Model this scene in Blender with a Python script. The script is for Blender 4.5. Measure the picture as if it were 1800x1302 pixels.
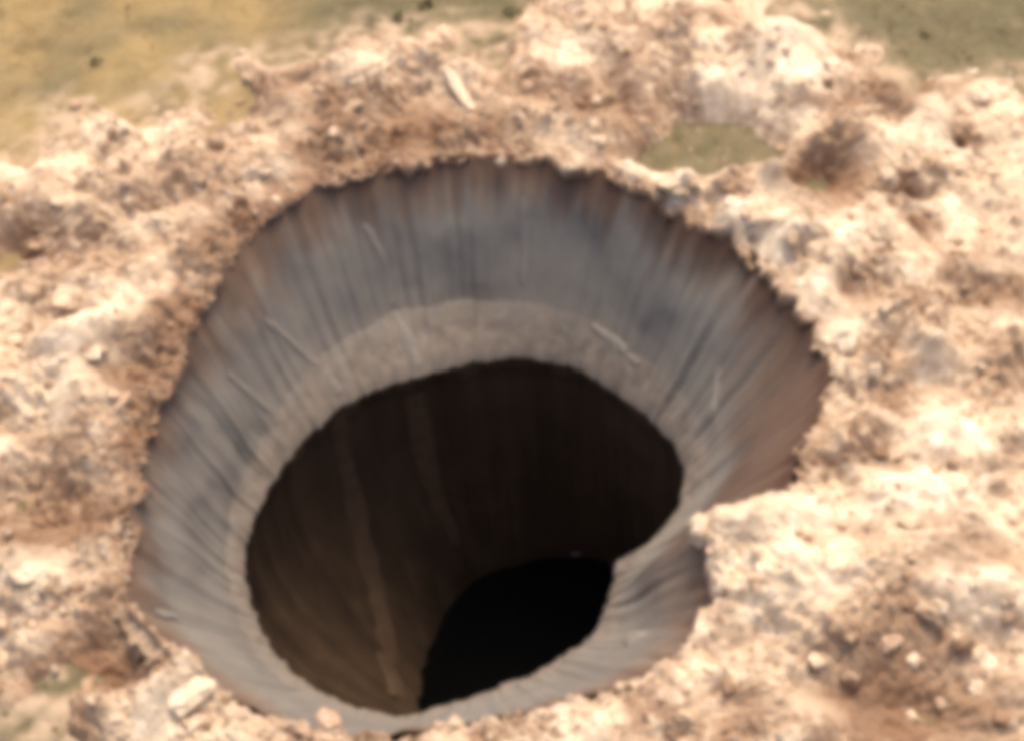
import bpy, math, random
import numpy as np
random.seed(7); rng = np.random.default_rng(7)
for o in list(bpy.data.objects): bpy.data.objects.remove(o)
sc = bpy.context.scene
R_ = math.radians

# ------------------------------------------------------------------ camera
PITCH = R_(48.0); ROLL = math.atan(290/3150); FPX = 3163*math.tan(PITCH); DIST = 91.0
_R0 = np.array([1, 0, 0.]); _U0 = np.array([0, math.sin(PITCH), math.cos(PITCH)])
FWD = np.array([0, math.cos(PITCH), -math.sin(PITCH)])
RGT = math.cos(ROLL)*_R0 - math.sin(ROLL)*_U0
UPV = math.cos(ROLL)*_U0 + math.sin(ROLL)*_R0
def ray(px, py): return FWD + RGT*(px-900)/FPX - UPV*(py-651)/FPX
CAM = -DIST*ray(810, 940)                      # the shaft's axis is the world's z axis, its lip z = 0
def at(px, py, z):                             # where a line of sight meets the level z
    d = ray(px, py); return CAM + (z-CAM[2])/d[2]*d
def proj(P):
    v = np.asarray(P) - CAM; k = v@FWD
    return 900+FPX*(v@RGT)/k, 651-FPX*(v@UPV)/k
from mathutils import Matrix, Vector
cd = bpy.data.cameras.new('camera'); cam = bpy.data.objects.new('camera', cd); sc.collection.objects.link(cam)
cd.sensor_fit = 'HORIZONTAL'; cd.sensor_width = 36; cd.lens = 36*FPX/1800
cd.clip_start = 1; cd.clip_end = 20000
m = Matrix.Identity(4)
for i in range(3): m[i][0], m[i][1], m[i][2], m[i][3] = RGT[i], UPV[i], -FWD[i], CAM[i]
cam.matrix_world = m; sc.camera = cam

# ------------------------------------------------------------------ sky, sun, exposure
SUN_AZ, SUN_EL = R_(70), R_(66)                # azimuth counted from +x towards +y
w = bpy.data.worlds.new('World'); sc.world = w; w.use_nodes = True
nt = w.node_tree; bg = nt.nodes['Background']
sky = nt.nodes.new('ShaderNodeTexSky'); sky.sky_type = 'NISHITA'; sky.sun_disc = False
sky.sun_elevation = SUN_EL; sky.sun_rotation = math.pi/2-SUN_AZ
sky.air_density = 1.0; sky.dust_density = 6.0; sky.ozone_density = 0.0
nt.links.new(sky.outputs[0], bg.inputs[0]); bg.inputs[1].default_value = 0.15
sd = bpy.data.lights.new('sun', 'SUN'); sun = bpy.data.objects.new('sun', sd); sc.collection.objects.link(sun)
sd.energy = 1.5; sd.angle = R_(28.0); sd.color = (1.0, 0.87, 0.66)
sv = Vector((math.cos(SUN_EL)*math.cos(SUN_AZ), math.cos(SUN_EL)*math.sin(SUN_AZ), math.sin(SUN_EL)))
sun.rotation_euler = sv.to_track_quat('Z', 'Y').to_euler(); sun.location = (40, 70, 60)
vs = sc.view_settings; vs.view_transform = 'Standard'; vs.look = 'None'; vs.exposure = 0.86; vs.gamma = 1; vs.use_curve_mapping = False
sc.cycles.pixel_filter_type = 'BLACKMAN_HARRIS'; sc.cycles.filter_width = 8.0
sc.cycles.use_denoising = True; sc.cycles.max_bounces = 8; sc.cycles.diffuse_bounces = 5

# ------------------------------------------------------------------ helpers
_perm = np.random.default_rng(3).permutation(512).astype(np.int64)
_grad = np.random.default_rng(4).normal(size=(512, 3)); _grad /= np.linalg.norm(_grad, axis=1)[:, None]
def noise(x, y, z=0.0):
    x, y, z = np.broadcast_arrays(np.asarray(x, float), np.asarray(y, float), np.asarray(z, float))
    xi, yi, zi = np.floor(x).astype(np.int64), np.floor(y).astype(np.int64), np.floor(z).astype(np.int64)
    fx, fy, fz = x-xi, y-yi, z-zi
    u, v, s = [t*t*t*(t*(t*6-15)+10) for t in (fx, fy, fz)]
    def g(a, b, c):
        h = _perm[(_perm[(_perm[(xi+a) & 511]+yi+b) & 511]+zi+c) & 511]
        G = _grad[h]; return G[..., 0]*(fx-a)+G[..., 1]*(fy-b)+G[..., 2]*(fz-c)
    L = lambda a, b, t: a+(b-a)*t
    return 1.6*L(L(L(g(0,0,0), g(1,0,0), u), L(g(0,1,0), g(1,1,0), u), v),
                 L(L(g(0,0,1), g(1,0,1), u), L(g(0,1,1), g(1,1,1), u), v), s)
def fbm(x, y, z=0.0, n=4, gain=.5):
    r, a, f = 0, 1., 1.
    for i in range(n): r = r+a*noise(x*f+i*17.3, y*f-i*9.1, np.asarray(z)*f+i*5.7); a *= gain; f *= 2.03
    return r
def sstep(a, b, x): t = np.clip((x-a)/(b-a), 0, 1); return t*t*(3-2*t)
def link(o): sc.collection.objects.link(o); return o
def mesh_obj(name, V, F, mat, parent=None, smooth=True, attrs=None):
    me = bpy.data.meshes.new(name)
    V = np.asarray(V, np.float32); F = np.asarray(F, np.int32)
    me.vertices.add(len(V)); me.vertices.foreach_set('co', V.ravel())
    k = F.shape[1]; me.loops.add(F.size); me.loops.foreach_set('vertex_index', F.ravel())
    me.polygons.add(len(F)); me.polygons.foreach_set('loop_start', np.arange(0, F.size, k, dtype=np.int32))
    me.polygons.foreach_set('use_smooth', np.full(len(F), smooth))
    me.update(calc_edges=True)
    for n, a in (attrs or {}).items():
        at_ = me.attributes.new(n, 'FLOAT', 'POINT'); at_.data.foreach_set('value', np.asarray(a, np.float32).ravel())
    if mat: me.materials.append(mat)
    o = link(bpy.data.objects.new(name, me)); o.parent = parent
    return o
def grid_faces(n, mrows, wrap=True):           # n columns round, mrows rows; vertex = row*n+col
    c = np.arange(n if wrap else n-1); r = np.arange(mrows-1)
    C, Rr = np.meshgrid(c, r); C2 = (C+1) % n
    return np.stack([Rr*n+C, Rr*n+C2, (Rr+1)*n+C2, (Rr+1)*n+C], -1).reshape(-1, 4)
def tag(o, label=None, cat=None, group=None, kind=None):
    for k, v in (('label', label), ('category', cat), ('group', group), ('kind', kind)):
        if v: o[k] = v
    return o

# ------------------------------------------------------------------ materials
def new_mat(name, rough=.95, spec=.15):
    mt = bpy.data.materials.new(name); mt.use_nodes = True
    b = mt.node_tree.nodes['Principled BSDF']; b.inputs['Roughness'].default_value = rough
    b.inputs['Specular IOR Level'].default_value = spec
    return mt, mt.node_tree, b
class NB:
    def __init__(s, t): s.t = t; s.pos = t.nodes.new('ShaderNodeNewGeometry').outputs['Position']
    def noise(s, scale, detail=5, rough=.6, vec=None, dist=0):
        n = s.t.nodes.new('ShaderNodeTexNoise'); n.inputs['Scale'].default_value = scale; n.inputs['Detail'].default_value = detail
        n.inputs['Roughness'].default_value = rough; n.inputs['Distortion'].default_value = dist
        s.t.links.new(vec or s.pos, n.inputs['Vector']); return n.outputs[0]
    def scaled(s, v):
        n = s.t.nodes.new('ShaderNodeVectorMath'); n.operation = 'MULTIPLY'; n.inputs[1].default_value = v
        s.t.links.new(s.pos, n.inputs[0]); return n.outputs[0]
    def ramp(s, fac, *stops):
        n = s.t.nodes.new('ShaderNodeValToRGB'); e = n.color_ramp.elements
        while len(e) < len(stops): e.new(.5)
        for i, (p, c) in enumerate(stops):
            e[i].position = p; e[i].color = (*c, 1) if isinstance(c, tuple) else (c, c, c, 1)
        s.t.links.new(fac, n.inputs[0]); return n.outputs[0]
    def mix(s, fac, a, b, blend='MIX'):
        n = s.t.nodes.new('ShaderNodeMix'); n.data_type = 'RGBA'; n.blend_type = blend
        for i, v in ((0, fac), (6, a), (7, b)):
            if isinstance(v, tuple): n.inputs[i].default_value = (*v, 1)
            elif isinstance(v, (int, float)): n.inputs[i].default_value = v
            else: s.t.links.new(v, n.inputs[i])
        return n.outputs[2]
    def math(s, op, a, b):
        n = s.t.nodes.new('ShaderNodeMath'); n.operation = op; n.use_clamp = True
        for i, v in ((0, a), (1, b)):
            if isinstance(v, (int, float)): n.inputs[i].default_value = v
            else: s.t.links.new(v, n.inputs[i])
        return n.outputs[0]
    def attr(s, name):
        n = s.t.nodes.new('ShaderNodeAttribute'); n.attribute_name = name; return n.outputs['Fac']
    def bump(s, h, bsdf, strength=.5, dist=.1):
        n = s.t.nodes.new('ShaderNodeBump'); n.inputs['Strength'].default_value = strength; n.inputs['Distance'].default_value = dist
        s.t.links.new(h, n.inputs['Height']); s.t.links.new(n.outputs[0], bsdf.inputs['Normal'])

def soil_material(name, tint=(1, 1, 1), brown_bias=0.0, dry_bias=0.0):
    mt, t, b = new_mat(name); k = NB(t)
    big = k.noise(.13, 4, .6); mid = k.noise(.42, 6, .62, dist=.8); fine = k.noise(1.5, 4, .6)
    c = k.ramp(big, (.36, (.34, .222, .140)), (.48, (.49, .352, .238)), (.58, (.61, .472, .335)))
    c = k.mix(k.ramp(mid, (.49, 0.), (.59, .8)), c, (.25, .155, .098))
    c = k.mix(k.ramp(fine, (.52, 0.), (.66, .7)), c, (.71, .57, .425))
    c = k.mix(k.ramp(k.noise(1.1, 4, .6), (.56, 0.), (.68, .5)), c, (.29, .19, .122))
    dry = k.math('ADD', k.attr('dry'), dry_bias)
    c = k.mix(k.math('MULTIPLY', dry, k.ramp(mid, (.40, 1.), (.66, .45))), c, k.mix(k.ramp(fine, (.4, 0.), (.65, 1.)), (.68, .535, .382), (.84, .70, .535)))
    brown_fac = k.math('ADD', k.attr('brownness'), brown_bias)
    brown_fac = k.math('MULTIPLY', brown_fac, k.ramp(mid, (.25, .75), (.55, 1.)))
    c = k.mix(brown_fac, c, k.mix(k.ramp(big, (.35, 0.), (.65, 1.)), (.175, .092, .052), (.225, .135, .082)))
    c = k.mix(1.0, c, tint, 'MULTIPLY')
    t.links.new(c, b.inputs['Base Color'])
    k.bump(k.noise(9, 6, .7), b, .6, .08)
    return mt
M = {}
M['soil'] = soil_material('dry_clay')
M['soil_pink'] = soil_material('pinkish_clay', (1.0, .93, .93))
M['soil_brown'] = soil_material('brown_clay', (.9, .86, .82), .55)
M['soil_pale'] = soil_material('bleached_clay', (1.0, 1.0, 1.0), 0., .35)

mt, t, b = new_mat('tundra_turf'); k = NB(t); M['tundra'] = mt
n1 = k.noise(.35, 5, .6); n2 = k.noise(2.5, 5, .65)
ol = k.ramp(n1, (.3, (.107, .089, .046)), (.5, (.142, .117, .066)), (.7, (.12, .104, .054)))
go = k.ramp(n1, (.3, (.19, .13, .06)), (.5, (.30, .21, .095)), (.7, (.24, .175, .08)))
c = k.mix(k.attr('gold'), ol, go)
c = k.mix(k.ramp(n2, (.5, 0.), (.75, .4)), c, (.12, .093, .045))
c = k.mix(k.ramp(k.noise(.8, 5, .65, dist=.5), (.52, 0.), (.68, .5)), c, (.26, .185, .105))
c = k.mix(k.attr('dust'), c, (.44, .32, .215))
t.links.new(c, b.inputs['Base Color']); k.bump(k.noise(4, 6, .7), b, .9, .15)

mt, t, b = new_mat('frozen_clay', .8, .3); k = NB(t); M['wall'] = mt
st = k.noise(1.0, 5, .55, k.scaled((1.7, 1.7, .25))); bl = k.noise(.3, 4, .6)
c = k.ramp(bl, (.3, (.145, .128, .112)), (.5, (.172, .153, .132)), (.7, (.190, .171, .140)))
c = k.mix(k.ramp(st, (.4, 0.), (.8, .12)), c, (.122, .102, .092))
band = k.math('ADD', k.attr('upper'), k.ramp(st, (.3, -.0), (.75, .35)))
c = k.mix(k.ramp(band, (.30, 0.), (1.1, .85)), c, k.mix(k.ramp(bl, (.35, 0.), (.6, 1.)), (.125, .076, .050), (.20, .130, .086)))
c = k.mix(k.attr('rust'), c, (.090, .046, .028))  # rust fringe, also carries the shade painted on the right wall
c = k.mix(k.attr('shelf'), c, k.ramp(st, (.3, (.135, .108, .086)), (.7, (.21, .17, .135))))
t.links.new(c, b.inputs['Base Color']); k.bump(k.noise(5, 5, .6, k.scaled((1, 1, .6))), b, .08, .08)

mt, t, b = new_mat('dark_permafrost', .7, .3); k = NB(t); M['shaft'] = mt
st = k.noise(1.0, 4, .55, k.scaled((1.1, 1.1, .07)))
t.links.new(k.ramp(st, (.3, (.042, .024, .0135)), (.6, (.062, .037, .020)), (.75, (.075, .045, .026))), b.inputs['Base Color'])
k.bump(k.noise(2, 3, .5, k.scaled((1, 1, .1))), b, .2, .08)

mt, t, b = new_mat('silty_rill', .8, .3); k = NB(t); M['rill'] = mt
t.links.new(k.ramp(k.noise(2.2, 4, .6), (.3, (.175, .150, .126)), (.7, (.225, .195, .165))), b.inputs['Base Color'])
mt, t, b = new_mat('shaft_rib', .75, .3); k = NB(t); M['rib'] = mt
t.links.new(k.ramp(k.noise(1.2, 4, .6), (.3, (.072, .043, .024)), (.7, (.11, .066, .039))), b.inputs['Base Color'])
mt, t, b = new_mat('black_meltwater', .06, .25); k = NB(t); M['water'] = mt
b.inputs['Base Color'].default_value = (.002, .002, .002, 1); k.bump(k.noise(1.5, 2), b, .15, .05)
mt, t, b = new_mat('dirty_ice', .4, .4); k = NB(t); M['ice'] = mt
t.links.new(k.ramp(k.noise(1.5, 4), (.3, (.16, .13, .13)), (.7, (.30, .25, .25))), b.inputs['Base Color'])
mt, t, b = new_mat('grass_blades', .8, .2); k = NB(t); M['grass'] = mt
t.links.new(k.mix(k.attr('gold'), k.ramp(k.noise(.5, 3), (.35, (.11, .095, .05)), (.65, (.16, .13, .07))), (.33, .225, .11)), b.inputs['Base Color'])
mt, t, b = new_mat('shrub_leaf', .7, .2); k = NB(t); M['leaf'] = mt
t.links.new(k.ramp(k.noise(3, 3), (.3, (.17, .15, .075)), (.7, (.26, .215, .11))), b.inputs['Base Color'])
mt, t, b = new_mat('twig', .9, .1); b.inputs['Base Color'].default_value = (.10, .07, .045, 1); M['twig'] = mt

# ------------------------------------------------------------------ crater outlines (radius by bearing)
LIP = [(430,1000),(445,920),(480,850),(560,750),(620,705),(750,660),(840,637),(930,630),(1000,645),(1080,690),(1150,745),(1190,790),
       (1203,840),(1195,885),(1140,955),(1082,988),(1070,1050),(1045,1110),(980,1160),(880,1205),(780,1240),(700,1260),(600,1235),(540,1200),(490,1155),(450,1080)]
RIM = [(900,275),(1020,295),(1100,320),(1200,390),(1300,440),(1380,510),(1440,580),(1455,680),(1400,790),(1380,860),(1230,900),(1225,930),
       (1255,1020),(1230,1110),(1130,1190),(1000,1225),(800,1270),(650,1290),(540,1290),(400,1210),(320,1150),(225,1060),(230,950),(240,850),
       (270,740),(330,600),(400,470),(450,400),(560,330),(660,300),(780,280)]
EDGE = [(-300,330),(0,270),(70,215),(150,155),(220,215),(290,170),(350,108),(430,85),(520,95),(590,60),(800,45),(890,60),(915,0),(950,-120),
        (1300,-120),(1410,-10),(1480,50),(1550,112),(1590,150),(1680,140),(1710,110),(1800,115),(2050,150),(2400,600),(2300,1500),(1500,1560),(1000,1560),
        (600,1500),(300,1420),(110,1340),(70,1260),(-20,1200),(-120,1120),(-300,950)]
N = 1440
TH = np.arange(N)/N*2*math.pi
def outline(pts, z):
    P = np.array([at(*q, z)[:2] for q in pts]); a = np.arctan2(P[:, 1], P[:, 0]) % (2*math.pi); r = np.hypot(P[:, 0], P[:, 1])
    i = np.argsort(a); a, r = a[i], r[i]
    return np.interp(TH, np.r_[a-2*math.pi, a, a+2*math.pi], np.r_[r, r, r])
def smooth(r, k):
    ker = np.hanning(k+2)[1:-1]; ker /= ker.sum(); return np.convolve(np.r_[r[-k:], r, r[:k]], ker, 'same')[k:-k]
def table(pairs):
    a = np.array([R_(p[0]) for p in pairs]); r = np.array([p[1] for p in pairs], float)
    return smooth(np.interp(TH, np.r_[a-2*math.pi, a, a+2*math.pi], np.r_[r, r, r]), 41)
ZR, ZT = 8.0, 6.4
lip = smooth(outline(LIP, 0), 9); rim0 = smooth(outline(RIM, ZR), 9); edge = smooth(outline(EDGE, 6.7), 9)
ct, st_ = np.cos(TH), np.sin(TH)
lip = lip + .14*noise(ct*14, st_*14) + .09*noise(ct*34, st_*34)
rimj = .45*noise(ct*9, st_*9, 3) + .38*noise(ct*24, st_*24, 5) + .20*noise(ct*60, st_*60, 8)
rim = rim0 + rimj
bench = lip + table([(0,1.15),(20,1.15),(40,1.25),(60,1.6),(75,2.0),(90,2.5),(101,2.7),(115,2.0),(128,1.5),(145,.9),(170,.7),(200,.7),(240,.9),(290,1.1),(330,1.0)])
bench = bench + np.clip(bench-lip, .3, 1.2)*(.28*noise(ct*9, st_*9, 41)+.16*noise(ct*26, st_*26, 43))
zb = table([(0,1.2),(20,1.5),(50,1.9),(75,2.0),(100,2.0),(125,1.8),(150,1.3),(200,1.0),(300,1.2)])
zrim = ZR + .25*noise(ct*6, st_*6, 9) + .18*noise(ct*22, st_*22, 2)
def ring(arr, th): return np.interp(np.asarray(th) % (2*math.pi), np.r_[TH, 2*math.pi], np.r_[arr, arr[0]])

# ------------------------------------------------------------------ ejecta relief
# (pixel x, pixel y, radius m, squash, height m): mounds and hollows seen in the apron
RELIEF = [(1120,300,.8,1.1,.4),(1200,350,.8,1.,.4),(1290,405,.8,1.,.4),(1370,450,.8,1.,.45),(1450,535,.8,.9,.4),(1262,228,2.7,1.1,-2.4),(1175,256,1.5,1.6,-2.2),(1500,520,1.2,1.,-.6),(1555,620,1.1,1.,-.6),(1570,720,1.1,1.,-.6),(1550,810,1.1,1.,-.5),(1590,480,.9,1.2,.5),(1640,640,1.0,.8,.5),(1650,780,1.2,.8,.5),(1420,440,.8,1.2,.5),(1490,600,.7,.8,.6),(1440,300,1.7,1.5,-1.3),(1360,330,.9,.8,1.1),(1390,110,3.2,1.5,.9),(1620,1200,3.0,1.3,-.55),(1500,1040,3.2,1.6,.7),
          (90,890,2.3,1.0,-1.3),(230,640,1.3,1.0,-1.0),(150,620,2.0,1.3,.6),(160,1140,1.9,1.3,-1.2),(15,430,1.3,2.0,-1.0),(1600,330,.5,3.0,-.9),
          (1740,520,1.5,1.,-.8),(420,150,2.2,1.3,-.5),(300,330,2.4,1.2,.5),(380,270,.6,.6,-1.0),
          (620,120,2.5,1.6,.5),(720,200,2.6,1.5,-.7),(1000,170,2.8,1.3,-.6),(1150,60,2.2,1.3,.3),(1620,200,2.2,1.4,.5),(80,330,2.0,1.0,.5),
          (330,1200,1.4,.9,.7),(260,1270,1.3,1.,-.7),(1440,270,1.2,3.0,.35),(1300,960,2.0,1.3,.6),(1690,240,.6,.8,-.6)]
REL = [(*at(x, y, 7.8)[:2], r, q, h*(1.6 if h < 0 else 1.7)) for x, y, r, q, h in RELIEF]
BROWN_SOIL = [(95,890,2.7,1.),(60,930,1.5,.9),(235,660,1.6,1.),(185,1140,2.3,1.),(200,1060,1.0,.8),(330,560,2.0,.9),(400,450,2.0,.8),(600,210,2.4,.8),(720,230,2.8,.85),(560,280,1.5,.8),(840,230,1.8,.6),  # apron patches coloured browner than the soil around them
         (1440,310,2.3,.95),(1480,255,1.5,.6),(1600,1215,3.8,.8),(1500,1150,1.4,.6),(1750,510,1.9,.75),(1600,330,.7,.9),(1620,380,.6,.9),(300,700,1.2,.8),(250,800,1.4,.8),(205,880,1.5,.7),
         (560,60,2.2,.6),(460,150,2.4,.65),(370,230,1.6,.6),(1600,135,2.2,.75),(1490,180,1.5,.5),(1690,225,.8,.7),(1050,165,2.4,.65),(950,150,1.6,.5),(880,110,1.2,.4),(250,335,2.2,.4),(15,430,2.0,.8),
         (1290,350,.7,.7),(1500,520,1.2,.45),(1545,620,1.0,.4),(1560,720,1.1,.45),(1540,810,1.1,.45),(1420,800,.9,.5),(1780,640,1.5,.5),(1320,960,1.2,.25),(1730,960,1.2,.5),(1640,1000,1.,.35),
         (120,470,1.2,.4),(60,760,1.0,.4),(140,560,.7,.4),(330,1240,1.3,.4),(1350,20,1.6,.3),(1060,30,1.5,.45),(1320,1270,1.5,.5),(1180,60,1.2,.3),(60,1240,2.2,.75),(120,1290,1.6,.6)]
DRY = [(1120,300,.9,1.),(1200,350,.9,1.),(1290,405,.9,1.),(1370,450,1.,1.),(1450,520,.9,1.),(1495,610,.9,1.),(1640,640,1.2,.9),(1590,480,1.,.9),(1350,350,1.7,1.),(200,560,2.2,.9),(150,640,1.6,.9),(1400,130,2.6,.95),(1290,170,2.2,.9),(1600,900,2.8,.9),(1400,1000,3.2,.9),(1650,770,2.2,.9),(1480,420,1.3,1.),(60,290,1.6,.8),(90,700,2.,.8),
       (640,110,1.8,.7),(1000,90,1.6,.7),(1150,300,1.1,1.),(1250,320,.9,1.),(300,1260,1.6,.9),(40,1000,1.3,.9),(1720,900,2.,.7),(1660,370,1.6,.7),(1560,250,1.6,.7),(220,190,1.6,.6),(1500,600,.8,1.),(1290,940,1.4,.9),
       (1700,1060,1.8,.7),(1250,1200,1.6,.6),(1000,1290,1.6,.6),(480,95,1.2,.5),(1470,470,.8,1.),(1250,80,1.5,.6)]
DR = [(*at(x, y, 7.8)[:2], r, h) for x, y, r, h in DRY]
MO = [(*at(x, y, 7.8)[:2], r*1.15, min(1, h*1.2)) for x, y, r, h in BROWN_SOIL]
def apron(x, y, detail=True):
    x = np.asarray(x, float); y = np.asarray(y, float); th = np.arctan2(y, x); r = np.hypot(x, y)
    rr = ring(rim, th); ed = ring(edge, th); zr = ring(zrim, th)
    d = r-rr; q = np.clip(d/np.maximum(ed-rr, 1), -1, 2)
    z = ZT + (zr-ZT)*(1-sstep(.45, 1.05, q)) + .75*np.exp(-((d-3.0)/2.2)**2)*(1-sstep(.6, 1., q)) - .45*sstep(.85, 1.12, q)
    amp = .35+.65*sstep(0, 2, d)
    fade = 1-.75*sstep(.9, 1.15, q)
    z = z + amp*fade*(.55*fbm(x*.22, y*.22, 1.5, 2) + 1.0*noise(x*.42, y*.42, 7.1))
    for X, Y, rad, sq, h in REL: z = z + h*np.exp(-(((x-X)/(rad*sq))**2+((y-Y)/rad)**2)**1.3)
    if detail:
        wx = x+.25*noise(x*1.1, y*1.1, 3.3); wy = y+.25*noise(x*1.1, y*1.1, 8.3)
        b1 = 1-np.abs(noise(wx*.95, wy*.95, 2.2))*2.2; b2 = 1-np.abs(noise(wx*2.1, wy*2.1, 4.4))*2.2
        soft = 1-.55*patch_mask(x, y, 0, DR)
        lump = soft*(.5+.5*np.clip(1.6*noise(x*.35, y*.35, 12.), -1, 1))
        z = z - fade*lump*(.48*b1+.26*b2) + fade*(.16*noise(x*3.1, y*3.1, 6.) + .085*noise(x*6.3, y*6.3, 1.) + .04*noise(x*11, y*11, 2.))*(.5*soft+lump)
    return z, d, q
def patch_mask(x, y, d, L=None):
    m_ = np.zeros_like(x)
    for X, Y, rad, h in (L or MO):
        m_ = np.maximum(m_, h*np.exp(-(((x-X)/rad)**2+((y-Y)/rad)**2)**1.6))
    th = np.arctan2(y, x)
    return m_

# ------------------------------------------------------------------ ground
rr_ = np.r_[np.linspace(0, 30, 150), 30*1.045**np.arange(1, 125)]
base = np.minimum(rim+1.3, 99)
RR = base[None, ::3]+rr_[:, None]; n3 = N//3
X = RR*ct[None, ::3]; Y = RR*st_[None, ::3]
nearf = 1-sstep(60, 200, RR)
Z = ZT + nearf*(.16*fbm(X*.4, Y*.4, 3., 3)+.05*noise(X*2.2, Y*2.2, 1.)) + (1-nearf)*3.0*fbm(X*.004, Y*.004, 2., 3)
pull = 1-sstep(.0, 1.2, RR-base[None, ::3]); Z -= pull*1.2
gold = sstep(-4, -10, X)*sstep(6, 14, Y)*np.clip(.75+.8*fbm(X*.2, Y*.2, 4., 3), 0, 1)+.25*np.clip(fbm(X*.1, Y*.1, 9., 3), 0, 1)
qg = (RR-edge[None, ::3]+1.2*fbm(X*.5, Y*.5, 13., 4))
dust = np.clip((qg+3.2)/1.2, .12, 1)*np.clip(1-qg/2.6, 0, 1)**1.3*np.clip(.55+1.2*fbm(X*.9, Y*.9, 15., 3), 0, 1)
Z += nearf*.10*dust+nearf*.12*noise(X*.9, Y*.9, 19.)
ground = mesh_obj('tundra_ground', np.stack([X, Y, Z], -1).reshape(-1, 3), grid_faces(n3, len(rr_)), M['tundra'], attrs={'gold': np.clip(gold, 0, 1), 'dust': dust})
tag(ground, 'flat olive and golden brown tundra around the crater', kind='structure')

# ------------------------------------------------------------------ ejecta apron with its ragged overhanging edge
fr = np.clip(.55+.9*noise(ct*26, st_*26, 4)+.5*noise(ct*60, st_*60, 6), .08, 1.6)      # how far the torn edge hangs down
hang = table([(0,1.0),(40,1.5),(75,1.3),(100,.5),(130,.5),(200,.4),(240,.5),(330,.6)])*fr
e0 = np.stack([(rim+.75)*ct, (rim+.75)*st_, zrim-.35-hang*.8], -1)
e1 = np.stack([(rim+.12)*ct, (rim+.12)*st_, zrim-.10-hang], -1)
e2 = np.stack([(rim-.10)*ct, (rim-.10)*st_, zrim-.05-hang*.55], -1)
dd = np.r_[np.linspace(.05, 10, 140), 10+np.cumsum(.08*1.009**np.arange(150))]
span = np.maximum(edge-rim+2.5, 6)
Rg = rim[None]+dd[:, None]*np.minimum(1, span/dd[-1])[None]
Xg, Yg = Rg*ct, Rg*st_
Zg, Dg, Qg = apron(Xg, Yg)
V = np.concatenate([e0, e1, e2, np.stack([Xg, Yg, Zg], -1).reshape(-1, 3)])
mo = patch_mask(Xg+.5*noise(Xg*.7, Yg*.7, 71.), Yg+.5*noise(Xg*.7, Yg*.7, 77.), Dg)
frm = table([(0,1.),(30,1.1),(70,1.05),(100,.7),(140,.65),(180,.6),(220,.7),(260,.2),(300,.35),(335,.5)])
side_ = table([(0,.25),(40,.2),(60,.3),(75,.6),(95,.9),(110,1.),(160,.9),(215,.85),(240,.3),(300,.15),(340,.3)]); wide_ = table([(0,.5),(75,1.2),(95,2.6),(115,2.4),(150,2.0),(200,2.0),(240,.6)])
mo = np.maximum(mo, side_[None]*(1-sstep(.3, 1.2, Dg/wide_[None]+.5*noise(Xg*.8, Yg*.8, 51.))))
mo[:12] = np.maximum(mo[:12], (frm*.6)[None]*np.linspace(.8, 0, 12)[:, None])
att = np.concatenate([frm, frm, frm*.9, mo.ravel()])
dryv = patch_mask(Xg+.5*noise(Xg*.7, Yg*.7, 61.), Yg+.5*noise(Xg*.7, Yg*.7, 67.), Dg, DR)
ej = mesh_obj('ejecta_apron', V, grid_faces(N, 3+len(dd)), M['soil'], attrs={'brownness': att, 'dry': np.concatenate([np.zeros(3*N), dryv.ravel()])})
tag(ej, 'lumpy pale pinkish tan apron of thrown out soil round the crater', kind='structure')

# ------------------------------------------------------------------ crater wall, shelf and shaft
NS = 90
s = np.linspace(0, 1, NS)[:, None]
wz = zb[None]+(zrim[None]-.05-zb[None])*(.55*s+.45*s**1.35)
wr0 = bench[None]+(rim0[None]+.25-bench[None])*(.80*s+.20*s**2.2)
ths = TH[None]+0*s
cx, sx = np.cos(ths), np.sin(ths)
flute = .05*noise(cx*18, sx*18, wz*.08)+.015*noise(cx*60, sx*60, wz*.12)
blk = .60*noise(cx*4, sx*4, wz*.3+4)+.18*noise(cx*9, sx*9, wz*.5+2)+.06*noise(cx*18, sx*18, wz*1.0+9)
edgef = np.clip(s*6, 0, 1)
wr = wr0+edgef*(flute*(.4+s)+blk*.6*(.3+.7*s))+.02*edgef*noise(cx*30, sx*30, wz*.9)

upper = 1-(zrim[None]-wz)/(table([(0,6.5),(14,5.5),(30,3.4),(50,3.0),(75,2.7),(100,3.6),(125,4.3),(150,3.9),(180,3.0),(220,3.6),(300,3.4),(335,6.0),(350,6.5)])[None])
upper = upper+np.clip(upper*2, 0, 1)*(.35*noise(cx*16, sx*16, wz*.15+7)+.14*noise(cx*44, sx*44, wz*.25))
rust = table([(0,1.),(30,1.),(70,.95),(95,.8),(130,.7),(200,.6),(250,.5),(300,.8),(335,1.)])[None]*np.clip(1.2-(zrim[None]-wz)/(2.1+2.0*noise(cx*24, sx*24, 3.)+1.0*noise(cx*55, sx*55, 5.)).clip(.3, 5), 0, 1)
brown_shade = table([(0,.72),(10,.65),(18,.3),(28,0),(300,.1),(318,.3),(328,.5),(345,.72)])[None]*sstep(.12, .4, s+.12*noise(cx*9, sx*9, wz*.3))  # right wall: reddish brown soil, with its shade put into the colour
rust = np.maximum(rust, brown_shade)
WALL = np.stack([wr*cx, wr*sx, wz], -1)
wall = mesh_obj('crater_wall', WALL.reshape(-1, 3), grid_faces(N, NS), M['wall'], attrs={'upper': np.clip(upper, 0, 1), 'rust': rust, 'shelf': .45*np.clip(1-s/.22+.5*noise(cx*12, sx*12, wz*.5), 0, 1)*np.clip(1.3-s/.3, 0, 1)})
tag(wall, 'grey fluted frozen clay wall of the crater funnel, brown at its top', kind='structure')
nb_ = 24; u = np.linspace(-.02, 1, nb_)[:, None]
br = wr[0][None]+.03+(lip[None]-wr[0][None]-.03)*u
bz = zb[None]*np.clip(1-u, 0, 1)**.85+.03
bx_, by_ = br*ct, br*st_
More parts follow.
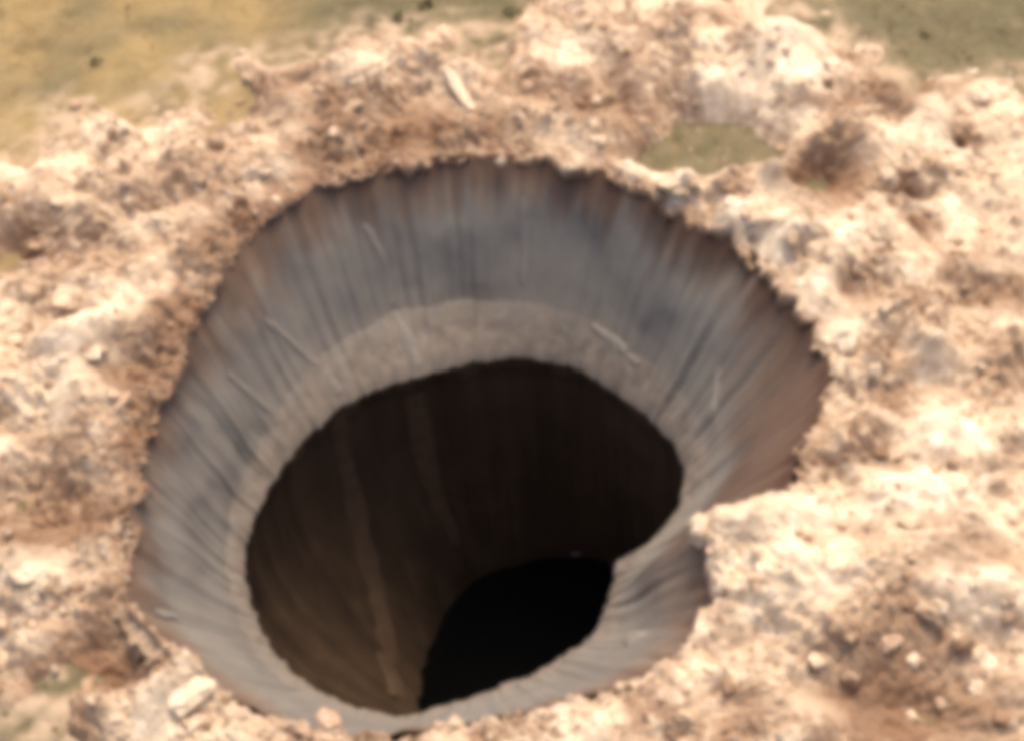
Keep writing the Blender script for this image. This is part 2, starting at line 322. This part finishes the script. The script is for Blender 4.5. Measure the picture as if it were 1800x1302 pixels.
bz = bz+.10*noise(bx_*.9, by_*.9, 3.)*np.sin(np.pi*np.clip(u, 0, 1))+.05*noise(bx_*3, by_*3, 1.)*np.sin(np.pi*np.clip(u, 0, 1))
shelf = mesh_obj('rock_shelf', np.stack([bx_, by_, bz], -1).reshape(-1, 3), grid_faces(N, nb_), M['wall'],
                 attrs={'upper': np.zeros_like(bz), 'shelf': np.ones_like(bz)*np.clip(.45+1.3*u+.5*noise(bx_*.7, by_*.7, 5.), .3, 1)*np.clip(1.35-.5*u, 0, 1)})
tag(shelf, 'paler sloping shelf ringing the mouth of the dark shaft', kind='structure')
ZW, ZB = -16.0, -19.0
rbot = table([(0,11.2),(30,12),(55,12),(75,10.2),(90,8.8),(105,6.6),(122,4.6),(140,3.3),(160,2.6),(185,2.3),(210,2.8),(235,4.5),(260,7.5),(300,9),(335,10)])
nz = 70; zz = np.linspace(0, 1, nz)[:, None]
sz = .028+(ZB-.028)*zz
prof = np.clip((-sz-4)/13, 0, 1.2)**1.8
lip2 = smooth(lip, 31)
sr = (lip[None]+(lip2-lip)[None]*sstep(0, .15, zz)+.32*sstep(0, .09, zz))*(1-prof)+rbot[None]*prof
c3, s3 = np.cos(TH[None]+0*zz), np.sin(TH[None]+0*zz)
sr = sr+sstep(0, .05, zz)*(.30*noise(c3*7, s3*7, sz*.05+3)+.07*noise(c3*22, s3*22, sz*.08)+.08*noise(c3*5, s3*5, sz*.5))
SHAFT = np.stack([sr*c3, sr*s3, sz+0*sr], -1)
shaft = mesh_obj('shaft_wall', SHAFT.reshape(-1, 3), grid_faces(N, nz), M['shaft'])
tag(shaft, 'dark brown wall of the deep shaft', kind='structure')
# black pool at the foot of the shaft
iw = int(round((ZW-.028)/(ZB-.028)*(nz-1)))
pr = sr[iw]+.4
fr_ = np.linspace(0, 1, 14)[:, None]
PV = np.stack([fr_*pr*ct, fr_*pr*st_, np.full((14, N), ZW)], -1)[:, ::6].reshape(-1, 3)
pool = mesh_obj('meltwater_pool', PV, grid_faces(N//6, 14), M['water']); tag(pool, 'black water at the bottom of the shaft', kind='structure')

# ------------------------------------------------------------------ pale rills and ribs: parts of the walls
def on_surface(S, px, py, thmin=-40, thmax=215):
    U_, V_ = proj(S.reshape(-1, 3)); dgt = np.degrees(np.tile(TH, S.shape[0])); dgt = (dgt+60) % 360-60
    dist = (U_-px)**2+(V_-py)**2+1e9*((dgt < thmin) | (dgt > thmax))
    return S.reshape(-1, 3)[np.argmin(dist)]
def rill(name, S, pix, width, proud, mat, parent):
    P = []
    for (a, b_) in zip(pix[:-1], pix[1:]):
        for f in np.linspace(0, 1, 9)[:-1]: P.append(on_surface(S, a[0]+(b_[0]-a[0])*f, a[1]+(b_[1]-a[1])*f))
    P.append(on_surface(S, *pix[-1])); P = np.array(P)
    for _ in range(3): P[1:-1] = .25*P[:-2]+.5*P[1:-1]+.25*P[2:]
    n = len(P); K = 7; Vv = []
    for i in range(n):
        tan = P[min(i+1, n-1)]-P[max(i-1, 0)]; tan /= np.linalg.norm(tan)+1e-9
        inw = -np.array([P[i][0], P[i][1], 0]); inw /= np.linalg.norm(inw); inw[2] = .6; inw -= tan*(inw@tan); inw /= np.linalg.norm(inw)
        side = np.cross(tan, inw)
        wd = width*(.55+.45*math.sin(math.pi*(.12+.76*i/(n-1))))*(1+.35*float(noise(i*.35, width*7, P[0][0])))
        for j in range(K):
            a = math.pi*j/(K-1); Vv.append(P[i]+side*wd*math.cos(a)+inw*(proud*math.sin(a)*(1+.3*float(noise(i*.5, j, 2)))-.05))
    o = mesh_obj(name, Vv, grid_faces(K, n, False), mat, parent)
    return o
for pix in ([(462,562),(500,592),(560,645)], [(398,655),(440,690),(500,745)], [(638,395),(664,440),(680,480),(690,535)], [(918,345),(922,420),(920,500)],
            [(1262,640),(1256,690),(1250,735)], [(270,1072),(310,1082)]):
    rill('pale_rill', WALL, pix, .24, .11, M['rill'], wall)
SHELF = np.stack([bx_, by_, bz], -1)
for pix in ([(692,552),(715,595),(735,640)], [(565,650),(600,690)], [(1040,575),(1085,610),(1120,645)]):
    rill('pale_rill', SHELF, pix, .34, .10, M['rill'], shelf)
for pix, wd in (([(603,722),(608,800),(622,900),(648,1020),(675,1120),(700,1225)], .85), ([(728,690),(742,780),(765,880),(800,960)], .6),):
    rill('shaft_rib', SHAFT, pix, wd, .12, M['rib'], shaft)

# ------------------------------------------------------------------ clods
import bmesh
def clod_mesh(name, sub, seed, flat=.75, rough=.42, mat=None):
    bm = bmesh.new(); bmesh.ops.create_icosphere(bm, subdivisions=sub, radius=1)
    co = np.array([v.co[:] for v in bm.verts]); r = np.random.default_rng(seed)
    off = r.uniform(0, 50, 3); st2 = r.uniform(.8, 1.25, 3)
    d = 1+rough*1.3*noise(co[:, 0]*1.2+off[0], co[:, 1]*1.2+off[1], co[:, 2]*1.2+off[2])+rough*.6*noise(co[:, 0]*3+off[1], co[:, 1]*3+off[2], co[:, 2]*3)
    if sub > 2: d = d+rough*.35*noise(co[:, 0]*7+off[1], co[:, 1]*7+off[2], co[:, 2]*7)
    co = co*d[:, None]*st2
    for _ in range(7):                          # broken faces
        n_ = r.normal(size=3); n_ /= np.linalg.norm(n_); k_ = r.uniform(.5, .8); h = co@n_; co = co-np.outer(np.maximum(h-k_, 0), n_)*.85
    co[:, 2] *= flat
    for v, c_ in zip(bm.verts, co): v.co = c_
    me = bpy.data.meshes.new(name); bm.to_mesh(me); bm.free()
    me.polygons.foreach_set('use_smooth', np.full(len(me.polygons), sub > 2))
    me.materials.append(mat or M['soil']); return me
MATS = [M['soil'], M['soil'], M['soil_pale'], M['soil_pink'], M['soil_brown']]
lib = {mi: [clod_mesh('soil_clod', 3, 10*mi+i, mat=MATS[mi]) for i in range(4)] for mi in range(len(MATS))}

def drop(px, py):                               # the point of the apron seen at a pixel
    z = 8.0
    for _ in range(8):
        P = at(px, py, z); z = .5*z+.5*float(apron(P[0], P[1])[0])
    return at(px, py, z)
# larger ones with a look or place of their own
SPECIAL = [
 (1640,1085,.62,1.25,2,'pale upright clod standing at the edge of the brown hollow at lower right'),
 (364,116,.55,.8,2,'bright rounded clod at the apron edge beside the golden tundra'),
 (302,163,.5,.8,0,'pale clod lying on the golden tundra just off the apron edge'),
 (427,95,.55,.7,0,'flat pale clod on the far left apron edge, right of the brightest rounded one'),
 (500,88,.6,.7,0,'pale pair-topped clod at the apron edge under the olive turf'),
 (296,240,.6,.8,3,'pinkish clod on the left mound beside a dark pit'),
 (408,268,.5,1.0,2,'small bright clod at the right brink of the dark pit in the left mound'),
 (1236,925,.85,1.5,2,'white pointed clod on the tip of the soil lobe overhanging the shaft'),
 (1275,1030,.6,1.4,2,'tall pale clod on the near rim below the overhanging lobe'),
 (1335,1155,.55,1.1,2,'bright clod at the foot of the near right rim'),
 (1395,1160,.45,1.1,2,'slim bright clod on the near right slope, left of a wider one'),
 (1437,1162,.6,.8,2,'wide bright clod on the near right slope'),
 (1600,1158,.5,.8,2,'bright clod on the floor of the brown hollow at lower right'),
 (1560,1125,.8,.7,3,'rounded pinkish clod at the left side of the brown hollow'),
 (1205,1262,.5,1.5,2,'tall narrow bright clod at the bottom of the near slope'),
 (322,1165,.7,1.1,2,'pinkish white clod at the near left rim above the shelf'),
 (575,1262,.7,.8,3,'whitish pink clod on the near rim under the shaft'),
 (1492,605,.8,.9,2,'bright white clod on the right rim beside the grey wall'),
 (1564,665,.5,1.0,2,'small bright clod on the right apron, right of the white rim clod'),
 (1560,540,.5,.9,2,'bright clod high on the right apron above the grey chute'),
 (1475,60,.6,.9,2,'bright clod on the far right crest against olive tundra'),
 (1715,108,.55,.8,2,'pale clod at the top right apron edge, left of its twin'),
 (1775,120,.6,.8,2,'pale clod at the top right corner of the apron'),
 (1480,405,.8,.6,2,'broad bright clod above the right rim'),
 (160,615,.9,.4,0,'broad sunlit clod on the left apron above a brown hollow'),
 (205,705,.9,.5,3,'flat pinkish clod on the left apron below a brown hollow'),
 (1735,1155,.7,.8,2,'large pale clod at the right brink of the brown hollow, lower right'),
 (1720,1210,.5,.9,2,'pale clod in the small heap right of the brown hollow'),
 (1600,1260,.5,1.2,2,'pale clod standing alone at the bottom of the brown hollow'),
 (40,1010,.8,.8,2,'bright clod heap end at the left frame side above olive ground'),
 (115,1028,.5,.9,2,'small pale clod below the rust brown patch on the left'),
 (1050,245,.8,.7,2,'pale clod on the far rim left of the olive pocket'),
 (1280,330,.7,.8,4,'brownish clod set in the white far right rim'),
 (880,285,.45,1.0,2,'small greyish clod hanging at the far rim edge'),
 (660,65,.7,.7,4,'brown clod at the far apron crest'),
]
cnt = 0
def put_clod(P, size, tall, mi, label, group, name='soil_clod', me=None):
    me = me or lib[mi][random.randrange(4)]
    o = link(bpy.data.objects.new(name, me)); o.location = (P[0], P[1], P[2]+size*(-.05 if size < .5 else -.2)*tall)
    o.rotation_euler = (random.uniform(-.35, .35), random.uniform(-.35, .35), random.uniform(0, 6.28))
    o.scale = (size, size*random.uniform(.8, 1.15), size*tall)
    return tag(o, label, 'clod', group)
for px, py, size, tall, mi, lab in SPECIAL:
    put_clod(drop(px, py), size*.72, tall, mi, lab, None)
BLOCKS = [(1352,372,1.5,.7,'large white sunlit slab of soil on the far right rim'),
          (1400,95,1.3,.6,'large cream block on the far right crest'),
          (325,1215,.8,.6,'large cream block on the near left rim'),(1440,430,.9,.6,'cream block just above the grey wall at upper right'),
          (1620,880,1.3,.4,'broad cream hummock on the right apron'),(640,120,1.1,.5,'pinkish block left of the slanting soil ridge'),
          (1180,318,.8,.6,'cream block on the narrow rim below the olive pocket'),(120,520,1.0,.6,'tall cream block at the left frame side')]
for i, (px, py, size, tall, lab) in enumerate(BLOCKS):
    o = put_clod(drop(px, py), size, tall, 2, lab, None, 'soil_block', clod_mesh('soil_block', 4, 320+i, .9, .45, M['soil_pale'])); o['category'] = 'soil block'
    o.location.z -= size*tall*.25; o.rotation_euler = (0.08, -.08, i*1.3)
ridge = [(782,118,.5),(797,148,.45),(812,175,.42),(832,196,.4)]
P = [drop(a, b_) for a, b_, _ in ridge]
bm = bmesh.new()
Vv = []; K = 9
Pc = np.array([P[0]+(P[1]-P[0])*f for f in np.linspace(0, 1, 6)[:-1]]+[P[1]+(P[2]-P[1])*f for f in np.linspace(0, 1, 6)[:-1]]+[P[2]+(P[3]-P[2])*f for f in np.linspace(0, 1, 6)])
Pc[:, 2] = np.maximum(Pc[:, 2], Pc[:, 2].mean()-.2)
for i, c_ in enumerate(Pc):
    w_ = .34*math.sin(math.pi*(.1+.8*i/(len(Pc)-1)))
    tan = Pc[min(i+1, len(Pc)-1)]-Pc[max(i-1, 0)]; tan /= np.linalg.norm(tan); side = np.cross(tan, [0, 0, 1]); side /= np.linalg.norm(side)
    for j in range(K):
        a = 2*math.pi*j/K; Vv.append(c_+side*w_*math.cos(a)*(1+.3*random.uniform(-1, 1))+np.array([0, 0, 1])*w_*(1.1*math.sin(a)*(1+.25*random.uniform(-1, 1))+.5))
bm.free()
rg = mesh_obj('soil_ridge', Vv, grid_faces(K, len(Pc)), M['soil_pale'])
tag(rg, 'long pale curved ridge of soil slanting down the far rim', 'soil ridge')

ZONES = [  # (test, label where, group)
 (lambda x, y: y < 330 and x < 560, 'on the upper left mound'),
 (lambda x, y: y < 330 and x < 1050, 'on the far rim behind the shaft'),
 (lambda x, y: y < 250 and x < 1560, 'on the mound left of the olive corner'),
 (lambda x, y: x >= 1200 and y < 480, 'on the upper right apron'),
 (lambda x, y: x >= 1300 and y < 850, 'on the right apron beside the grey wall'),
 (lambda x, y: x >= 1480, 'round the brown hollow at lower right'),
 (lambda x, y: x >= 900, 'on the bright near right slope'),
 (lambda x, y: x < 420 and y < 800, 'on the left apron'),
 (lambda x, y: x < 420 and y < 1060, 'round the rust brown patch at left'),
 (lambda x, y: True, 'on the near left rim'),
]
COL = ['sandy', 'sandy', 'bleached', 'pinkish', 'brown']
pool_pts = []
while len(pool_pts) < 260:
    px, py = random.uniform(-10, 1810), random.uniform(-10, 1312)
    P = at(px, py, 7.9); th = math.atan2(P[1], P[0]); r = math.hypot(P[0], P[1])
    d = r-float(ring(rim, th)); q = d/float(ring(edge, th)-ring(rim, th))
    if d < .15 or q > 1.04: continue
    if float(noise(P[0]*.4, P[1]*.4, 21.))+random.uniform(-.3, .3) < -.05: continue
    P = drop(px, py)
    if float(apron(P[0], P[1])[1]) < .1: continue
    pool_pts.append((px, py, P))
jobs = {}
for px, py, P in pool_pts:
    size = min(.62, .20*math.exp(random.gauss(0, .42))+.06)
    mo_ = float(patch_mask(np.array(P[0]), np.array(P[1]), 0))
    mi = 4 if random.random() < mo_ else random.choice([0, 1, 1, 0, 2, 3])
    wh = next(l for f, l in ZONES if f(px, py))
    sw = 'small' if size < .27 else 'chunky'
    jobs.setdefault((sw, COL[mi], wh), []).append((px, P, size, mi))
ORD = ['second', 'third', 'fourth', 'fifth', 'sixth', 'seventh', 'eighth', 'ninth', 'tenth', 'eleventh', 'twelfth', 'thirteenth', 'fourteenth', 'fifteenth', 'sixteenth', 'seventeenth', 'eighteenth', 'nineteenth', 'twentieth', 'twenty-first', 'twenty-second', 'twenty-third', 'twenty-fourth', 'twenty-fifth', 'twenty-sixth', 'twenty-seventh', 'twenty-eighth']
for (sw, cl, wh), L in jobs.items():
    L.sort(key=lambda e: e[0])
    for i, (px, P, size, mi) in enumerate(L):
        where = '' if len(L) == 1 else ', leftmost' if i == 0 else ', rightmost' if i == len(L)-1 else ', %s from left' % ORD[min(i-1, len(ORD)-1)]
        put_clod(P, size, random.uniform(.7, 1.1), mi, '%s %s clod %s%s' % (sw, cl, wh, where), '%s %s clods %s' % (sw, cl, wh))

# crumbs: more than anyone could count
small = [clod_mesh('crumb', 2, 200+i, rough=.34) for i in range(5)]
sv_ = []
for me in small:
    co = np.empty(len(me.vertices)*3); me.vertices.foreach_get('co', co); f = np.empty(len(me.polygons)*3, np.int32); me.loops.foreach_get('vertex_index', f)
    sv_.append((co.reshape(-1, 3), f.reshape(-1, 3)))
n = 26000
th = rng.uniform(0, 2*math.pi, n); q = rng.uniform(0, 1, n)**.8*1.12
rr = ring(rim, th)+.1+q*(ring(edge, th)-ring(rim, th)); x, y = rr*np.cos(th), rr*np.sin(th)
z, d_, q_ = apron(x, y)
U_, V_ = proj(np.stack([x, y, z], -1))
keep = (U_ > -250) & (U_ < 2050) & (V_ > -250) & (V_ < 1550) & (noise(x*.5, y*.5, 33.)+rng.uniform(-.4, .4, n) > -.02)
keep &= patch_mask(x, y, d_) < rng.uniform(.15, .6, n)
keep &= ~((q_ > .95) & (rng.random(n) < .6))
x, y, z = x[keep][:9000], y[keep][:9000], z[keep][:9000]
Vs, Fs, off = [], [], 0
for i in range(len(x)):
    co, f = sv_[i % 5]; a = rng.uniform(0, 6.28); s_ = .075*math.exp(rng.normal(0, .38)); ca, sa = math.cos(a)*s_, math.sin(a)*s_
    Vs.append(np.stack([co[:, 0]*ca-co[:, 1]*sa+x[i], co[:, 0]*sa+co[:, 1]*ca+y[i], co[:, 2]*s_*1.1+max(z[i], ZT-.1)+s_*.2], -1)); Fs.append(f+off); off += len(co)
for me in small: bpy.data.meshes.remove(me)
cr = mesh_obj('loose_crumbs', np.concatenate(Vs), np.concatenate(Fs), M['soil'], smooth=False)
tag(cr, 'countless small crumbs of dry soil strewn over the apron', 'soil crumbs', kind='stuff')

# ------------------------------------------------------------------ ice ledge, fallen block on the shelf
P = at(1000, 966, ZW)
me = clod_mesh('ice_ledge', 3, 77, .35, mat=M['ice']); o = link(bpy.data.objects.new('ice_ledge', me)); k_ = math.hypot(P[0], P[1])
o.location = (P[0], P[1], ZW+.1); o.scale = (1.3, .55, .8); tag(o, 'faint pale ledge of ice at the far edge of the black pool', 'ice ledge')
def fallen(px, py, z, size, lab, mat):
    P = at(px, py, z); me = clod_mesh('fallen_block', 3, int(px), .7, mat=mat); o = link(bpy.data.objects.new('fallen_block', me))
    o.location = P; o.scale = (size*1.3, size, size); o.rotation_euler = (.1, .2, px*.1); tag(o, lab, 'block')
fallen(1128, 1132, 3.6, .75, 'pale grey block lodged in the near wall right of the black pool', M['rill'])

# ------------------------------------------------------------------ tundra grass and low shrubs
def tundra_z(x, y): return ZT+.16*fbm(x*.4, y*.4, 3., 3)+.05*noise(x*2.2, y*2.2, 1.)
n = 110000
th = rng.uniform(0, 2*math.pi, n); rr = np.sqrt(rng.uniform(12**2, 62**2, n)); x, y = rr*np.cos(th), rr*np.sin(th)
q = (rr-ring(rim, th))/(ring(edge, th)-ring(rim, th)); z = tundra_z(x, y); za = apron(x, y, False)[0]
U_, V_ = proj(np.stack([x, y, z], -1))
keep = (za < z+.05) & (rr > ring(rim, th)+2) & (U_ > -300) & (U_ < 2100) & (V_ > -300) & (V_ < 1600) & (noise(x*.6, y*.6, 3.)+rng.uniform(-.4, .4, n) > .05)
x, y, z = x[keep], y[keep], z[keep]; nb = len(x)
a = rng.uniform(0, 6.28, nb); h = rng.uniform(.04, .13, nb); wd = rng.uniform(.03, .06, nb); lx, ly = rng.normal(0, .09, nb), rng.normal(0, .09, nb)
Vb = []
for kk in range(3):
    aa = a+kk*2.1
    Vb.append(np.stack([np.stack([x-wd*np.cos(aa), y-wd*np.sin(aa), z-.02], -1), np.stack([x+wd*np.cos(aa), y+wd*np.sin(aa), z-.02], -1),
                        np.stack([x+lx+.08*np.cos(aa+1.5), y+ly+.08*np.sin(aa+1.5), z+h], -1)], 1).reshape(-1, 3))
Vb = np.concatenate(Vb)
gr = mesh_obj('tundra_grass', Vb, np.arange(len(Vb)).reshape(-1, 3), M['grass'], smooth=False, attrs={'gold': sstep(-4, -10, Vb[:, 0])*sstep(6, 14, Vb[:, 1])})
tag(gr, 'short tufts of olive grass on the tundra', 'grass', kind='stuff')
def shrub(px, py, size, lab):
    P = at(px, py, ZT); e = link(bpy.data.objects.new('low_shrub', None)); e.location = P; tag(e, lab, 'shrub', 'low shrubs at the apron edge')
    Vv, F_ = [], []
    for i in range(170):
        v = rng.normal(size=3); v /= np.linalg.norm(v); v[2] = abs(v[2])*.4; c_ = v*size*rng.uniform(.45, 1)*(1+.4*float(noise(v[0]*2+px, v[1]*2, v[2]*2)))
        d1 = rng.normal(size=3)*size*.13; d2 = rng.normal(size=3)*size*.09; k0 = len(Vv); Vv += [c_-d1, c_+d2, c_+d1, c_-d2]; F_.append([k0, k0+1, k0+2, k0+3])
    mesh_obj('foliage', Vv, F_, M['leaf'], e, smooth=False)
    Vv, F_ = [], []
    for i in range(6):
        a = i*1.05; tip = np.array([math.cos(a)*.55, math.sin(a)*.55, .6])*size
        for j in range(4): Vv.append(np.array([.02*math.cos(j*1.57), .02*math.sin(j*1.57), -.1]))
        for j in range(4): Vv.append(tip+np.array([.008*math.cos(j*1.57), .008*math.sin(j*1.57), 0]))
        for j in range(4): F_.append([i*8+j, i*8+(j+1) % 4, i*8+4+(j+1) % 4, i*8+4+j])
    mesh_obj('stem', Vv, F_, M['twig'], e)
for px, py, s_, lab in ((897,22,.5,'dark green low shrub at the top edge above the far rim'), (750,8,.5,'green low shrub at the top, left of the darker one'),
                        (168,112,.45,'olive low shrub alone on the golden tundra'), (1625,62,.3,'low shrub on the olive tundra at upper right'),
                        (700,30,.4,'small low shrub behind the far rim crest')):
    shrub(px, py, s_, lab)
